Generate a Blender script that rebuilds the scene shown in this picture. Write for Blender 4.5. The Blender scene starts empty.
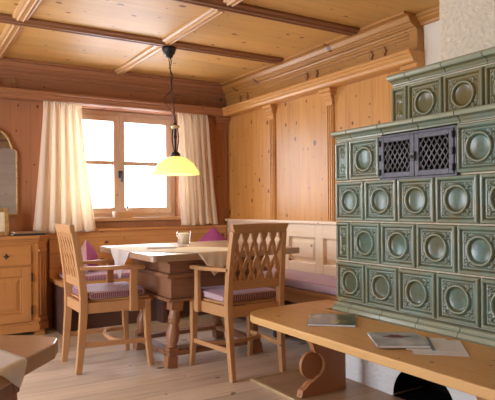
import bpy, bmesh, math, random
from mathutils import Vector, Matrix, Euler
R = math.radians
PI = math.pi
sin, cos = math.sin, math.cos
random.seed(7)
sc = bpy.context.scene
COL = sc.collection

# ------------------------------------------------------------------ materials
MATS = {}

def nodes_of(name):
    m = bpy.data.materials.new(name)
    m.use_nodes = True
    nt = m.node_tree
    return m, nt, nt.nodes['Principled BSDF']

def N(nt, typ, **kw):
    n = nt.nodes.new(typ)
    for k, v in kw.items():
        if k.startswith('i_'):
            key = k[2:]
            key = int(key) if key.isdigit() else key
            n.inputs[key].default_value = v
        else:
            setattr(n, k, v)
    return n

def L(nt, a, b):
    nt.links.new(a, b)

def math_node(nt, op, a, b=None, c=None):
    n = nt.nodes.new('ShaderNodeMath'); n.operation = op
    for i, v in enumerate((a, b, c)):
        if v is None: continue
        if isinstance(v, (int, float)): n.inputs[i].default_value = v
        else: nt.links.new(v, n.inputs[i])
    return n.outputs[0]

def ramp(nt, fac, stops):
    r = nt.nodes.new('ShaderNodeValToRGB')
    el = r.color_ramp.elements
    while len(el) > 1: el.remove(el[-1])
    el[0].position = stops[0][0]; el[0].color = (*stops[0][1], 1)
    for p, c in stops[1:]:
        e = el.new(p); e.color = (*c, 1)
    nt.links.new(fac, r.inputs[0])
    return r.outputs[0]

def mixc(nt, fac, a, b, mode='MIX'):
    n = nt.nodes.new('ShaderNodeMix'); n.data_type = 'RGBA'; n.blend_type = mode
    for sock, v in ((n.inputs['Factor'], fac), (n.inputs['A'], a), (n.inputs['B'], b)):
        if isinstance(v, (int, float)): sock.default_value = v
        elif isinstance(v, tuple): sock.default_value = (*v, 1)
        else: nt.links.new(v, sock)
    return n.outputs['Result']

def wood(name, base, dark, along='Z', across='X', plank=0.0, knots=0.5, rough=0.4, knot_scale=5.0,
         knot_col=None, grain=0.55, spec=0.5, vary=0.25, bump=0.08, seam=0.5, knot_size=0.011, coat=0.0):
    m, nt, bs = nodes_of(name)
    tc = N(nt, 'ShaderNodeTexCoord')
    oi = N(nt, 'ShaderNodeObjectInfo')
    sep = N(nt, 'ShaderNodeSeparateXYZ'); L(nt, tc.outputs['Object'], sep.inputs[0])
    third = [a for a in 'XYZ' if a not in (along, across)][0]
    al, ac, th = sep.outputs[along], sep.outputs[across], sep.outputs[third]
    rnd = math_node(nt, 'MULTIPLY', oi.outputs['Random'], 17.0)
    al = math_node(nt, 'ADD', al, rnd)
    pr = None
    if plank:
        pi_ = math_node(nt, 'DIVIDE', ac, plank)
        idx = math_node(nt, 'FLOOR', pi_)
        wn = N(nt, 'ShaderNodeTexWhiteNoise', noise_dimensions='1D'); L(nt, idx, wn.inputs['W'])
        pr = wn.outputs['Value']
        al = math_node(nt, 'ADD', al, math_node(nt, 'MULTIPLY', pr, 31.0))
        fr = math_node(nt, 'ABSOLUTE', math_node(nt, 'SUBTRACT', math_node(nt, 'FRACT', pi_), 0.5))
        seamv = math_node(nt, 'GREATER_THAN', fr, 0.5 - 0.0022 / plank)
    else:
        ac = math_node(nt, 'ADD', ac, math_node(nt, 'MULTIPLY', oi.outputs['Random'], 5.3))
    cv = N(nt, 'ShaderNodeCombineXYZ')
    L(nt, al, cv.inputs[0]); L(nt, math_node(nt, 'MULTIPLY', ac, 9.0), cv.inputs[1]); L(nt, math_node(nt, 'MULTIPLY', th, 9.0), cv.inputs[2])
    no = N(nt, 'ShaderNodeTexNoise', i_Scale=2.2, i_Detail=5.0, i_Roughness=0.6, i_Distortion=0.6)
    L(nt, cv.outputs[0], no.inputs['Vector'])
    cv2 = N(nt, 'ShaderNodeCombineXYZ')
    L(nt, math_node(nt, 'MULTIPLY', al, 1.0), cv2.inputs[0]); L(nt, math_node(nt, 'MULTIPLY', ac, 40.0), cv2.inputs[1]); L(nt, math_node(nt, 'MULTIPLY', th, 40.0), cv2.inputs[2])
    no2 = N(nt, 'ShaderNodeTexNoise', i_Scale=2.0, i_Detail=3.0, i_Roughness=0.5, i_Distortion=0.3)
    L(nt, cv2.outputs[0], no2.inputs['Vector'])
    g = math_node(nt, 'ADD', math_node(nt, 'MULTIPLY', no.outputs[0], 0.55), math_node(nt, 'MULTIPLY', no2.outputs[0], 0.45))
    lo = 0.5 - 0.28; hi = 0.5 + 0.22
    midc = tuple(b * (1 - grain) + d * grain for b, d in zip(base, dark))
    col = ramp(nt, g, [(lo, midc), (0.5, tuple(0.72 * b + 0.28 * c for b, c in zip(base, midc))), (hi, base)])
    if plank:
        v = math_node(nt, 'ADD', math_node(nt, 'MULTIPLY', pr, vary), 1.0 - vary / 2)
        col = mixc(nt, 1.0, col, N_gray(nt, v), 'MULTIPLY')
    if knots > 0:
        kv = N(nt, 'ShaderNodeCombineXYZ')
        L(nt, math_node(nt, 'MULTIPLY', al, 0.72), kv.inputs[0]); L(nt, math_node(nt, 'MULTIPLY_ADD', th, 0.35, ac), kv.inputs[1])
        wob = N(nt, 'ShaderNodeTexNoise', i_Scale=60.0, i_Detail=2.0)
        L(nt, tc.outputs['Object'], wob.inputs['Vector'])
        vo = N(nt, 'ShaderNodeTexVoronoi', voronoi_dimensions='2D', i_Scale=knot_scale, i_Randomness=1.0)
        L(nt, kv.outputs[0], vo.inputs['Vector'])
        sepc = N(nt, 'ShaderNodeSeparateColor'); L(nt, vo.outputs['Color'], sepc.inputs[0])
        sel = math_node(nt, 'LESS_THAN', sepc.outputs[0], knots)
        size = math_node(nt, 'MULTIPLY', math_node(nt, 'MULTIPLY_ADD', math_node(nt, 'POWER', sepc.outputs[1], 3.0), 1.2, 0.45), knot_size * knot_scale)
        d = math_node(nt, 'ADD', vo.outputs['Distance'], math_node(nt, 'MULTIPLY_ADD', wob.outputs[0], 0.05, -0.025))
        k = math_node(nt, 'SUBTRACT', 1.0, math_node(nt, 'DIVIDE', d, size))
        kk = math_node(nt, 'MULTIPLY', math_node(nt, 'MINIMUM', math_node(nt, 'MAXIMUM', math_node(nt, 'MULTIPLY', k, 2.5), 0.0), 0.9), sel)
        kc = knot_col or tuple(c * q for c, q in zip(dark, (0.30, 0.22, 0.18)))
        col = mixc(nt, kk, col, kc)
    if plank:
        col = mixc(nt, math_node(nt, 'MULTIPLY', seamv, seam), col, tuple(c * 0.3 for c in dark))
    L(nt, col, bs.inputs['Base Color'])
    bs.inputs['Roughness'].default_value = rough
    bs.inputs['Specular IOR Level'].default_value = spec
    if coat:
        bs.inputs['Coat Weight'].default_value = coat
        bs.inputs['Coat Roughness'].default_value = 0.34
    bp = N(nt, 'ShaderNodeBump', i_Strength=bump, i_Distance=0.004)
    L(nt, g, bp.inputs['Height']); L(nt, bp.outputs[0], bs.inputs['Normal'])
    return m

def N_gray(nt, v):
    c = N(nt, 'ShaderNodeCombineColor')
    for i in range(3): nt.links.new(v, c.inputs[i])
    return c.outputs[0]

def plain(name, col, rough=0.5, metal=0.0, spec=0.5, noise=0.0, nscale=8.0, bump=0.0, bscale=60.0, emit=None, coat=0.0):
    m, nt, bs = nodes_of(name)
    bs.inputs['Base Color'].default_value = (*col, 1)
    bs.inputs['Roughness'].default_value = rough
    bs.inputs['Metallic'].default_value = metal
    bs.inputs['Specular IOR Level'].default_value = spec
    bs.inputs['Coat Weight'].default_value = coat
    tc = N(nt, 'ShaderNodeTexCoord')
    if noise:
        no = N(nt, 'ShaderNodeTexNoise', i_Scale=nscale, i_Detail=5.0)
        L(nt, tc.outputs['Object'], no.inputs['Vector'])
        c = ramp(nt, no.outputs[0], [(0.3, tuple(x * (1 - noise) for x in col)), (0.7, tuple(min(1, x * (1 + noise)) for x in col))])
        L(nt, c, bs.inputs['Base Color'])
    if bump:
        nb = N(nt, 'ShaderNodeTexNoise', i_Scale=bscale, i_Detail=4.0, i_Roughness=0.6)
        L(nt, tc.outputs['Object'], nb.inputs['Vector'])
        bp = N(nt, 'ShaderNodeBump', i_Strength=bump, i_Distance=0.02)
        L(nt, nb.outputs[0], bp.inputs['Height']); L(nt, bp.outputs[0], bs.inputs['Normal'])
    if emit:
        bs.inputs['Emission Color'].default_value = (*emit[0], 1)
        bs.inputs['Emission Strength'].default_value = emit[1]
    return m

PINE = (0.63, 0.325, 0.095); PINE_D = (0.35, 0.125, 0.026)
M = MATS
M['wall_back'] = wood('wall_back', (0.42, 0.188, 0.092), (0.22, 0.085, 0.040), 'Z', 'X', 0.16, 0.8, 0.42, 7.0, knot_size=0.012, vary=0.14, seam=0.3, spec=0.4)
M['wall_dark'] = wood('wall_dark', (0.30, 0.16, 0.08), (0.18, 0.08, 0.04), 'Z', 'Y', 0.16, 0.45, 0.5, 5.0)
M['wall_front'] = wood('wall_front', (0.74, 0.60, 0.46), (0.42, 0.32, 0.23), 'X', 'Z', 0.22, 0.6, 0.5, 5.0)
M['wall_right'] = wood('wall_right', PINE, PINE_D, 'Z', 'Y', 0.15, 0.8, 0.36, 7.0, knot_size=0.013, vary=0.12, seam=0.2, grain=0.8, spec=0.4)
M['ceiling'] = wood('ceiling', (0.64, 0.375, 0.115), (0.36, 0.165, 0.038), 'X', 'Y', 0.24, 0.85, 0.5, 6.0, vary=0.14, seam=0.15, knot_size=0.014, grain=0.75)
M['beam_y'] = wood('beam_y', (0.60, 0.35, 0.15), (0.40, 0.20, 0.07), 'Y', 'X', 0, 0.2, 0.4)
M['beam_x'] = wood('beam_x', (0.27, 0.115, 0.048), (0.15, 0.06, 0.026), 'X', 'Y', 0, 0.2, 0.45)
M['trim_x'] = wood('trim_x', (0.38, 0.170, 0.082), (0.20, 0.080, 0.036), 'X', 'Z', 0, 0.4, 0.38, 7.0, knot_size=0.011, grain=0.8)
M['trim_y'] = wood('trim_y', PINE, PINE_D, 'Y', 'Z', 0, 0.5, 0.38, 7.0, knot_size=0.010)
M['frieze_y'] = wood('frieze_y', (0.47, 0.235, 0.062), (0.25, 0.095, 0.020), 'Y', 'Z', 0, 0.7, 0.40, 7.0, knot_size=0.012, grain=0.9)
M['trim_z'] = wood('trim_z', (0.42, 0.185, 0.088), (0.22, 0.085, 0.036), 'Z', 'X', 0, 0.3, 0.4, 5.0, knot_size=0.011)
M['ornament'] = wood('ornament', (0.36, 0.17, 0.065), (0.20, 0.085, 0.03), 'Z', 'X', 0, 0, 0.45)
M['floor'] = wood('floor', (0.78, 0.65, 0.50), (0.34, 0.23, 0.145), 'X', 'Y', 0.21, 0.6, 0.30, 3.2, vary=0.25, seam=0.6, grain=0.8, knot_size=0.015)
M['hearth'] = wood('hearth', (0.46, 0.30, 0.17), (0.26, 0.15, 0.07), 'X', 'Y', 0.21, 0.3, 0.4, 2.4, vary=0.2)
M['chair'] = wood('chair', (0.58, 0.31, 0.135), (0.36, 0.165, 0.062), 'Z', 'X', 0, 0.1, 0.36, grain=0.5)
M['chair_x'] = wood('chair_x', (0.58, 0.31, 0.135), (0.36, 0.165, 0.062), 'X', 'Z', 0, 0.1, 0.36, grain=0.5)
M['chair_y'] = wood('chair_y', (0.58, 0.31, 0.135), (0.36, 0.165, 0.062), 'Y', 'Z', 0, 0.1, 0.36, grain=0.5)
M['table_top'] = wood('table_top', (0.46, 0.30, 0.19), (0.24, 0.14, 0.08), 'X', 'Y', 0.27, 0.3, 0.38, coat=0.7, knot_size=0.011)
M['table_base'] = wood('table_base', (0.31, 0.145, 0.075), (0.14, 0.060, 0.030), 'X', 'Z', 0, 0.3, 0.36, 5.0, knot_size=0.011)
M['table_leg'] = wood('table_leg', (0.36, 0.160, 0.075), (0.17, 0.070, 0.033), 'Z', 'X', 0, 0.3, 0.36, 5.0, knot_size=0.011)
M['bench_y'] = wood('bench_y', (0.84, 0.70, 0.54), (0.66, 0.45, 0.26), 'Y', 'Z', 0, 0.3, 0.34, 4.5, coat=0.2, knot_size=0.011)
M['seat_y'] = wood('seat_y', (0.50, 0.25, 0.10), (0.30, 0.13, 0.045), 'Y', 'Z', 0, 0.3, 0.38, knot_size=0.011)
M['bench_x'] = wood('bench_x', (0.64, 0.32, 0.115), (0.38, 0.16, 0.045), 'X', 'Z', 0.13, 0.8, 0.36, 5.5, vary=0.15, knot_size=0.014, grain=0.7)
M['stove_bench'] = wood('stove_bench', (0.74, 0.45, 0.17), (0.50, 0.24, 0.07), 'Y', 'X', 0.2, 0.6, 0.46, 6.0, vary=0.12, seam=0.2, grain=0.6, knot_size=0.012, spec=0.4)
M['support'] = wood('support', (0.44, 0.20, 0.085), (0.26, 0.11, 0.04), 'Z', 'X', 0, 0.3, 0.4, knot_size=0.011)
M['cabinet'] = wood('cabinet', (0.50, 0.225, 0.070), (0.28, 0.11, 0.030), 'Z', 'X', 0, 0.4, 0.38, 4.0, knot_size=0.011)
M['cabinet_x'] = wood('cabinet_x', (0.50, 0.225, 0.070), (0.28, 0.11, 0.030), 'X', 'Z', 0, 0.4, 0.38, 4.0, knot_size=0.011)
M['near_table'] = wood('near_table', (0.52, 0.31, 0.15), (0.30, 0.15, 0.065), 'X', 'Y', 0, 0.2, 0.3, coat=0.2, knot_size=0.011)
M['window_wood'] = wood('window_wood', (0.72, 0.53, 0.39), (0.52, 0.35, 0.23), 'Z', 'X', 0, 0.1, 0.36, knot_size=0.011)
M['dark_wood_shade'] = wood('dark_wood_shade', (0.11, 0.050, 0.035), (0.05, 0.022, 0.016), 'X', 'Z', 0, 0.2, 0.45, knot_size=0.011)  # dark red-brown end panels; shade under the seats put into the colour
M['sill'] = wood('sill', (0.60, 0.34, 0.16), (0.40, 0.20, 0.08), 'X', 'Y', 0, 0.2, 0.3)
M['plaster'] = plain('plaster', (0.80, 0.75, 0.64), 0.9, bump=0.0, noise=0.03)
M['rough_plaster'] = plain('rough_plaster', (0.82, 0.73, 0.56), 0.95, bump=1.0, bscale=38, noise=0.10, nscale=38)
M['white_plaster'] = plain('white_plaster', (0.80, 0.79, 0.77), 0.9, bump=0.6, bscale=40)
M['cavity_dark'] = plain('cavity_dark', (0.010, 0.009, 0.009), 0.9, spec=0.0)  # darkness inside the niche and firebox put into the colour
M['grout'] = plain('grout', (0.66, 0.55, 0.40), 0.9, noise=0.12, nscale=20)
M['iron'] = plain('iron', (0.10, 0.10, 0.115), 0.45, metal=0.4, noise=0.2, nscale=40)
M['wire'] = plain('wire', (0.24, 0.24, 0.26), 0.45, metal=0.3)
M['black_metal'] = plain('black_metal', (0.018, 0.018, 0.02), 0.45, metal=0.3)
M['blue_metal'] = plain('blue_metal', (0.06, 0.09, 0.16), 0.4, metal=0.5)
M['brass'] = plain('brass', (0.60, 0.48, 0.27), 0.42, metal=0.6)
M['gold'] = plain('gold', (0.42, 0.26, 0.10), 0.45, metal=0.4, noise=0.3, nscale=40)
M['mirror'] = plain('mirror', (0.80, 0.80, 0.82), 0.03, metal=1.0)
M['paper'] = plain('paper', (0.80, 0.79, 0.78), 0.6)
M['aged_paper'] = plain('aged_paper', (0.72, 0.62, 0.46), 0.7, noise=0.1, nscale=30)
M['cloth'] = plain('cloth', (0.84, 0.82, 0.82), 0.85, bump=0.2, bscale=400)
M['cream_cloth'] = plain('cream_cloth', (0.78, 0.70, 0.56), 0.85, bump=0.2, bscale=400)
M['purple'] = plain('purple', (0.34, 0.065, 0.24), 0.75, bump=0.2, bscale=300)
M['wax'] = plain('wax', (0.85, 0.80, 0.68), 0.5)
M['book_black'] = plain('book_black', (0.03, 0.03, 0.035), 0.4)
M['book_brown'] = plain('book_brown', (0.30, 0.17, 0.09), 0.5)
M['white_ceramic'] = plain('white_ceramic', (0.85, 0.85, 0.85), 0.3)
M['blue_glass'] = plain('blue_glass', (0.04, 0.08, 0.10), 0.15)
M['lace_blue'] = plain('lace_blue', (0.20, 0.34, 0.50), 0.5)

def gingham(name, a, b, size, top=None):
    m, nt, bs = nodes_of(name)
    tc = N(nt, 'ShaderNodeTexCoord')
    s = N(nt, 'ShaderNodeSeparateXYZ'); L(nt, tc.outputs['Object'], s.inputs[0])
    def band(o):
        return math_node(nt, 'GREATER_THAN', math_node(nt, 'FRACT', math_node(nt, 'DIVIDE', o, size)), 0.5)
    f = math_node(nt, 'DIVIDE', math_node(nt, 'ADD', band(s.outputs[0]), band(s.outputs[1])), 2.0)
    c = mixc(nt, f, a, b)
    L(nt, c, bs.inputs['Base Color'])
    bs.inputs['Roughness'].default_value = 0.5
    bs.inputs['Sheen Weight'].default_value = 0.35; bs.inputs['Sheen Roughness'].default_value = 0.3
    bs.inputs['Sheen Tint'].default_value = (0.85, 0.72, 1.0, 1)
    return m
M['gingham'] = gingham('gingham', (0.66, 0.52, 0.55), (0.15, 0.012, 0.035), 0.013)
M['gingham_bench'] = gingham('gingham_bench', (0.68, 0.54, 0.64), (0.20, 0.03, 0.09), 0.013)
M['stripe'] = gingham('stripe', (0.72, 0.55, 0.52), (0.42, 0.10, 0.18), 0.012)

def curtain_mat():
    m, nt, bs = nodes_of('curtain_linen')
    bs.inputs['Base Color'].default_value = (0.86, 0.77, 0.66, 1)
    bs.inputs['Roughness'].default_value = 0.9
    tc = N(nt, 'ShaderNodeTexCoord')
    nb = N(nt, 'ShaderNodeTexNoise', i_Scale=250.0)
    L(nt, tc.outputs['Object'], nb.inputs['Vector'])
    bp = N(nt, 'ShaderNodeBump', i_Strength=0.15, i_Distance=0.002); L(nt, nb.outputs[0], bp.inputs['Height']); L(nt, bp.outputs[0], bs.inputs['Normal'])
    tr = N(nt, 'ShaderNodeBsdfTranslucent'); tr.inputs[0].default_value = (0.94, 0.83, 0.66, 1)
    mx = N(nt, 'ShaderNodeMixShader'); mx.inputs[0].default_value = 0.52
    out = nt.nodes['Material Output']
    L(nt, bs.outputs[0], mx.inputs[1]); L(nt, tr.outputs[0], mx.inputs[2]); L(nt, mx.outputs[0], out.inputs[0])
    return m
M['curtain'] = curtain_mat()

def glass_mat(name, tint=(1, 1, 1), gloss=0.07):
    m, nt, bs = nodes_of(name)
    nt.nodes.remove(bs)
    t = N(nt, 'ShaderNodeBsdfTransparent'); t.inputs[0].default_value = (*tint, 1)
    g = N(nt, 'ShaderNodeBsdfGlossy'); g.inputs['Roughness'].default_value = 0.02
    lw = N(nt, 'ShaderNodeLayerWeight', i_Blend=0.5); fr0 = math_node(nt, 'MULTIPLY_ADD', math_node(nt, 'POWER', lw.outputs['Facing'], 4.0), 0.5, gloss * 0.6)
    mx = N(nt, 'ShaderNodeMixShader')
    L(nt, fr0, mx.inputs[0])
    L(nt, t.outputs[0], mx.inputs[1]); L(nt, g.outputs[0], mx.inputs[2]); L(nt, mx.outputs[0], nt.nodes['Material Output'].inputs[0])
    return m
M['pane'] = glass_mat('pane')
M['clear_glass'] = glass_mat('clear_glass', (0.97, 0.975, 0.98))

def shade_mat():
    m, nt, bs = nodes_of('yellow_lamp_glass')
    bs.inputs['Base Color'].default_value = (0.92, 0.85, 0.45, 1)
    bs.inputs['Roughness'].default_value = 0.15
    bs.inputs['Emission Color'].default_value = (1.0, 0.82, 0.34, 1)
    bs.inputs['Emission Strength'].default_value = 0.35
    tr = N(nt, 'ShaderNodeBsdfTranslucent'); tr.inputs[0].default_value = (0.97, 0.91, 0.62, 1)
    mx = N(nt, 'ShaderNodeMixShader'); mx.inputs[0].default_value = 0.5
    L(nt, bs.outputs[0], mx.inputs[1]); L(nt, tr.outputs[0], mx.inputs[2]); L(nt, mx.outputs[0], nt.nodes['Material Output'].inputs[0])
    return m
M['lamp_glass'] = shade_mat()

def glaze_mat(name, stops):
    m, nt, bs = nodes_of(name)
    tc = N(nt, 'ShaderNodeTexCoord'); ge = N(nt, 'ShaderNodeNewGeometry')
    n1 = N(nt, 'ShaderNodeTexNoise', i_Scale=4.5, i_Detail=4.0, i_Roughness=0.6); L(nt, tc.outputs['Object'], n1.inputs['Vector'])
    n2 = N(nt, 'ShaderNodeTexNoise', i_Scale=45.0, i_Detail=3.0); L(nt, tc.outputs['Object'], n2.inputs['Vector'])
    f = math_node(nt, 'ADD', math_node(nt, 'MULTIPLY', n1.outputs[0], 0.75), math_node(nt, 'MULTIPLY', n2.outputs[0], 0.25))
    c = ramp(nt, f, stops)
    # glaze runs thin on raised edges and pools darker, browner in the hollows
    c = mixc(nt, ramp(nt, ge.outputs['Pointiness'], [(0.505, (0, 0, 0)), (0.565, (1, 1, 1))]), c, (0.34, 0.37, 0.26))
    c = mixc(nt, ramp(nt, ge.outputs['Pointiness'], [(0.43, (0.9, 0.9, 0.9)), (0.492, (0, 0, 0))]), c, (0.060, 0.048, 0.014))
    L(nt, c, bs.inputs['Base Color'])
    bs.inputs['Roughness'].default_value = 0.22
    bs.inputs['Specular IOR Level'].default_value = 0.6
    bp = N(nt, 'ShaderNodeBump', i_Strength=0.12, i_Distance=0.004); L(nt, n2.outputs[0], bp.inputs['Height']); L(nt, bp.outputs[0], bs.inputs['Normal'])
    return m
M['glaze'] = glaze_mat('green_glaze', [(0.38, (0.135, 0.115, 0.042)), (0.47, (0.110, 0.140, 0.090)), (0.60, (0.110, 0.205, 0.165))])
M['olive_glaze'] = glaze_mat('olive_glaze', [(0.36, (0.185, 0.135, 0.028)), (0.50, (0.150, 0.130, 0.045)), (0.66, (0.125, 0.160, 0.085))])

def cover_mat(name, c1, c2, c3, scale, rough=0.25):
    m, nt, bs = nodes_of(name)
    tc = N(nt, 'ShaderNodeTexCoord')
    n1 = N(nt, 'ShaderNodeTexNoise', i_Scale=scale, i_Detail=3.0); L(nt, tc.outputs['Object'], n1.inputs['Vector'])
    c = ramp(nt, n1.outputs[0], [(0.35, c1), (0.52, c2), (0.66, c3)])
    L(nt, c, bs.inputs['Base Color']); bs.inputs['Roughness'].default_value = rough
    return m

# ------------------------------------------------------------------ mesh builder
class MB:
    def __init__(s): s.v = []; s.f = []; s.sm = []
    def add(s, vs, fs, smooth=False):
        o = len(s.v); s.v += [tuple(v) for v in vs]
        s.f += [tuple(i + o for i in f) for f in fs]; s.sm += [smooth] * len(fs)
        return s
    def box(s, x0, x1, y0, y1, z0, z1):
        vs = [(x0,y0,z0),(x1,y0,z0),(x1,y1,z0),(x0,y1,z0),(x0,y0,z1),(x1,y0,z1),(x1,y1,z1),(x0,y1,z1)]
        return s.add(vs, [(0,3,2,1),(4,5,6,7),(0,1,5,4),(1,2,6,5),(2,3,7,6),(3,0,4,7)])
    def obox(s, c, size, rot=(0,0,0)):
        mt = Matrix.Translation(c) @ Euler(rot).to_matrix().to_4x4()
        a, b, d = (k / 2 for k in size)
        vs = [mt @ Vector(p) for p in [(-a,-b,-d),(a,-b,-d),(a,b,-d),(-a,b,-d),(-a,-b,d),(a,-b,d),(a,b,d),(-a,b,d)]]
        return s.add(vs, [(0,3,2,1),(4,5,6,7),(0,1,5,4),(1,2,6,5),(2,3,7,6),(3,0,4,7)])
    def sweep(s, pts, sec, up=(0,0,1), smooth=False, scales=None, closed=False):
        """sec: list of (a,b) in the plane (side, up') of the path"""
        pts = [Vector(p) for p in pts]; n = len(pts); k = len(sec); vs = []
        for i, p in enumerate(pts):
            t = (pts[(i+1) % n] - pts[i-1]) if closed else (pts[min(i+1, n-1)] - pts[max(i-1, 0)])
            t.normalize()
            u = Vector(up)
            if abs(t.dot(u)) > 0.999: u = Vector((1,0,0))
            sd = t.cross(u).normalized(); u2 = sd.cross(t).normalized()
            q = scales[i] if scales else 1.0
            for a, b in sec: vs.append(p + sd * a * q + u2 * b * q)
        fs = []
        for i in range(n if closed else n - 1):
            for j in range(k):
                a = i*k + j; b = i*k + (j+1) % k; i2 = (i+1) % n
                fs.append((a, b, i2*k + (j+1) % k, i2*k + j))
        s.add(vs, fs, smooth)
        if not closed:
            o = len(s.v) - len(vs)
            s.f.append(tuple(o + j for j in reversed(range(k)))); s.sm.append(False)
            s.f.append(tuple(o + (n-1)*k + j for j in range(k))); s.sm.append(False)
        return s
    def rod(s, pts, w, h, up=(0,0,1)):
        return s.sweep(pts, [(-w/2,-h/2),(w/2,-h/2),(w/2,h/2),(-w/2,h/2)], up)
    def tube(s, pts, r, seg=8, up=(0,0,1), scales=None, closed=False):
        return s.sweep(pts, [(r*cos(2*PI*i/seg), r*sin(2*PI*i/seg)) for i in range(seg)], up, True, scales, closed)
    def lathe(s, prof, c=(0,0,0), axis=None, seg=24, smooth=True):
        """prof: (r, t) pairs; axis from c; default +Z"""
        ax = Vector(axis or (0,0,1)).normalized(); c = Vector(c)
        h = Vector((1,0,0)) if abs(ax.x) < 0.9 else Vector((0,1,0))
        e1 = ax.cross(h).normalized(); e2 = ax.cross(e1)
        vs = []; n = len(prof)
        for r, t in prof:
            for j in range(seg):
                a = 2*PI*j/seg
                vs.append(c + ax*t + (e1*cos(a) + e2*sin(a)) * max(r, 1e-5))
        fs = [(i*seg + j, i*seg + (j+1) % seg, (i+1)*seg + (j+1) % seg, (i+1)*seg + j) for i in range(n-1) for j in range(seg)]
        return s.add(vs, fs, smooth)
    def prism(s, poly, lo, hi, plane='XZ'):
        """poly outline in plane, extruded along the remaining axis"""
        def P(a, b, t):
            return {'XZ': (a, t, b), 'YZ': (t, a, b), 'XY': (a, b, t)}[plane]
        n = len(poly)
        vs = [P(a, b, lo) for a, b in poly] + [P(a, b, hi) for a, b in poly]
        fs = [tuple(range(n)), tuple(range(2*n-1, n-1, -1))] + [(i, (i+1) % n, n + (i+1) % n, n + i) for i in range(n)]
        return s.add(vs, fs)
    def grid(s, fn, nu, nv, smooth=True):
        vs = [fn(i/nu, j/nv) for j in range(nv+1) for i in range(nu+1)]
        fs = [(j*(nu+1)+i, j*(nu+1)+i+1, (j+1)*(nu+1)+i+1, (j+1)*(nu+1)+i) for j in range(nv) for i in range(nu)]
        return s.add(vs, fs, smooth)
    def build(s, name, mat, parent=None, bevel=0.0, solid=0.0, sub=0, recalc=True, loc=None):
        me = bpy.data.meshes.new(name)
        me.from_pydata(s.v, [], s.f)
        me.polygons.foreach_set('use_smooth', s.sm)
        if recalc:
            bm = bmesh.new(); bm.from_mesh(me); bmesh.ops.recalc_face_normals(bm, faces=bm.faces); bm.to_mesh(me); bm.free()
        me.materials.append(mat); me.update()
        o = bpy.data.objects.new(name, me); COL.objects.link(o)
        if parent: o.parent = parent
        if loc: o.location = loc
        if solid:
            md = o.modifiers.new('s', 'SOLIDIFY'); md.thickness = solid; md.offset = 0
        if bevel:
            md = o.modifiers.new('b', 'BEVEL'); md.width = bevel; md.segments = 2; md.limit_method = 'ANGLE'; md.angle_limit = R(40)
        if sub:
            md = o.modifiers.new('u', 'SUBSURF'); md.levels = sub; md.render_levels = sub
        return o

def tag(o, label, cat, group=None, kind=None):
    o['label'] = label; o['category'] = cat
    if group: o['group'] = group
    if kind: o['kind'] = kind
    return o
def thing(name, label, cat, loc=(0,0,0), rz=0, group=None):
    o = bpy.data.objects.new(name, None); COL.objects.link(o)
    o.empty_display_size = 0.1; o.location = loc; o.rotation_euler = (0,0,rz)
    return tag(o, label, cat, group)
def struct(o, label=None, cat=None):
    o['kind'] = 'structure'
    if label: o['label'] = label; o['category'] = cat
    return o
def kids(o): return [c for c in bpy.data.objects if c.parent == o]
def dup(o, parent=None):
    c = o.copy(); COL.objects.link(c)
    if parent: c.parent = parent
    for k in kids(o): dup(k, c)
    return c

# ------------------------------------------------------------------ room (metres)
XW, YW, ZC = 2.93, 5.15, 2.30      # right wall, back wall, ceiling
XL, YF = -1.9, -2.2                # left wall, wall behind the camera
YP = 2.53                          # wood panelling ends here, plaster goes on
T = 0.30

struct(MB().box(XL, XW, YF, YW, -0.1, 0.0).build('floor', M['floor']), 'pale wide oak floorboards of the parlour', 'floor')
struct(MB().box(XL-T, XW+T, YF-T, YW+T, ZC, ZC+0.1).build('ceiling', M['ceiling']), 'knotty golden pine board ceiling', 'ceiling')

def wall_with_holes(axis, lo, hi, z0, z1, t0, t1, holes):
    """axis X: the wall runs along X, thickness t0..t1 in Y"""
    m = MB()
    def bx(a0, a1, b0, b1):
        if a1 - a0 < 1e-4 or b1 - b0 < 1e-4: return
        if axis == 'X': m.box(a0, a1, t0, t1, b0, b1)
        else: m.box(t0, t1, a0, a1, b0, b1)
    cur = lo
    for h in sorted(holes):
        bx(cur, h[0], z0, z1); bx(h[0], h[1], z0, h[2]); bx(h[0], h[1], h[3], z1); cur = h[1]
    bx(cur, hi, z0, z1)
    return m
W1 = (1.205, 2.375, 0.955, 1.975)
W2 = (-1.35, -0.08, 0.60, 1.975)
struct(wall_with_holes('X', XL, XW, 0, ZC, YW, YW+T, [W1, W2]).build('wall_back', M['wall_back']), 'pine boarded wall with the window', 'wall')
LW = [(2.1, 3.9, 0.12, 2.02)]
struct(wall_with_holes('Y', YF-T, YW+T, 0, ZC, XL-T, XL, LW).build('wall_left', M['wall_dark']))
FW = []
struct(wall_with_holes('X', XL, XW, 0, ZC, YF-T, YF, FW).build('wall_front', M['wall_front']))
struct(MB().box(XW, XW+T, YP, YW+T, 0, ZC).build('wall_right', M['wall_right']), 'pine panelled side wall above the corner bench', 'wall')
struct(MB().box(XW, XW+T, YF-T, YP, 0, ZC).build('wall_right', M['plaster']), 'smooth cream plaster wall beside the chimney', 'wall')
struct(MB().box(2.79, XW-0.001, 0.6, 2.29, 1.7, ZC-0.001).build('chimney_wall', M['rough_plaster']), 'rough cream plaster chimney breast above the stove', 'chimney')

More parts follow.
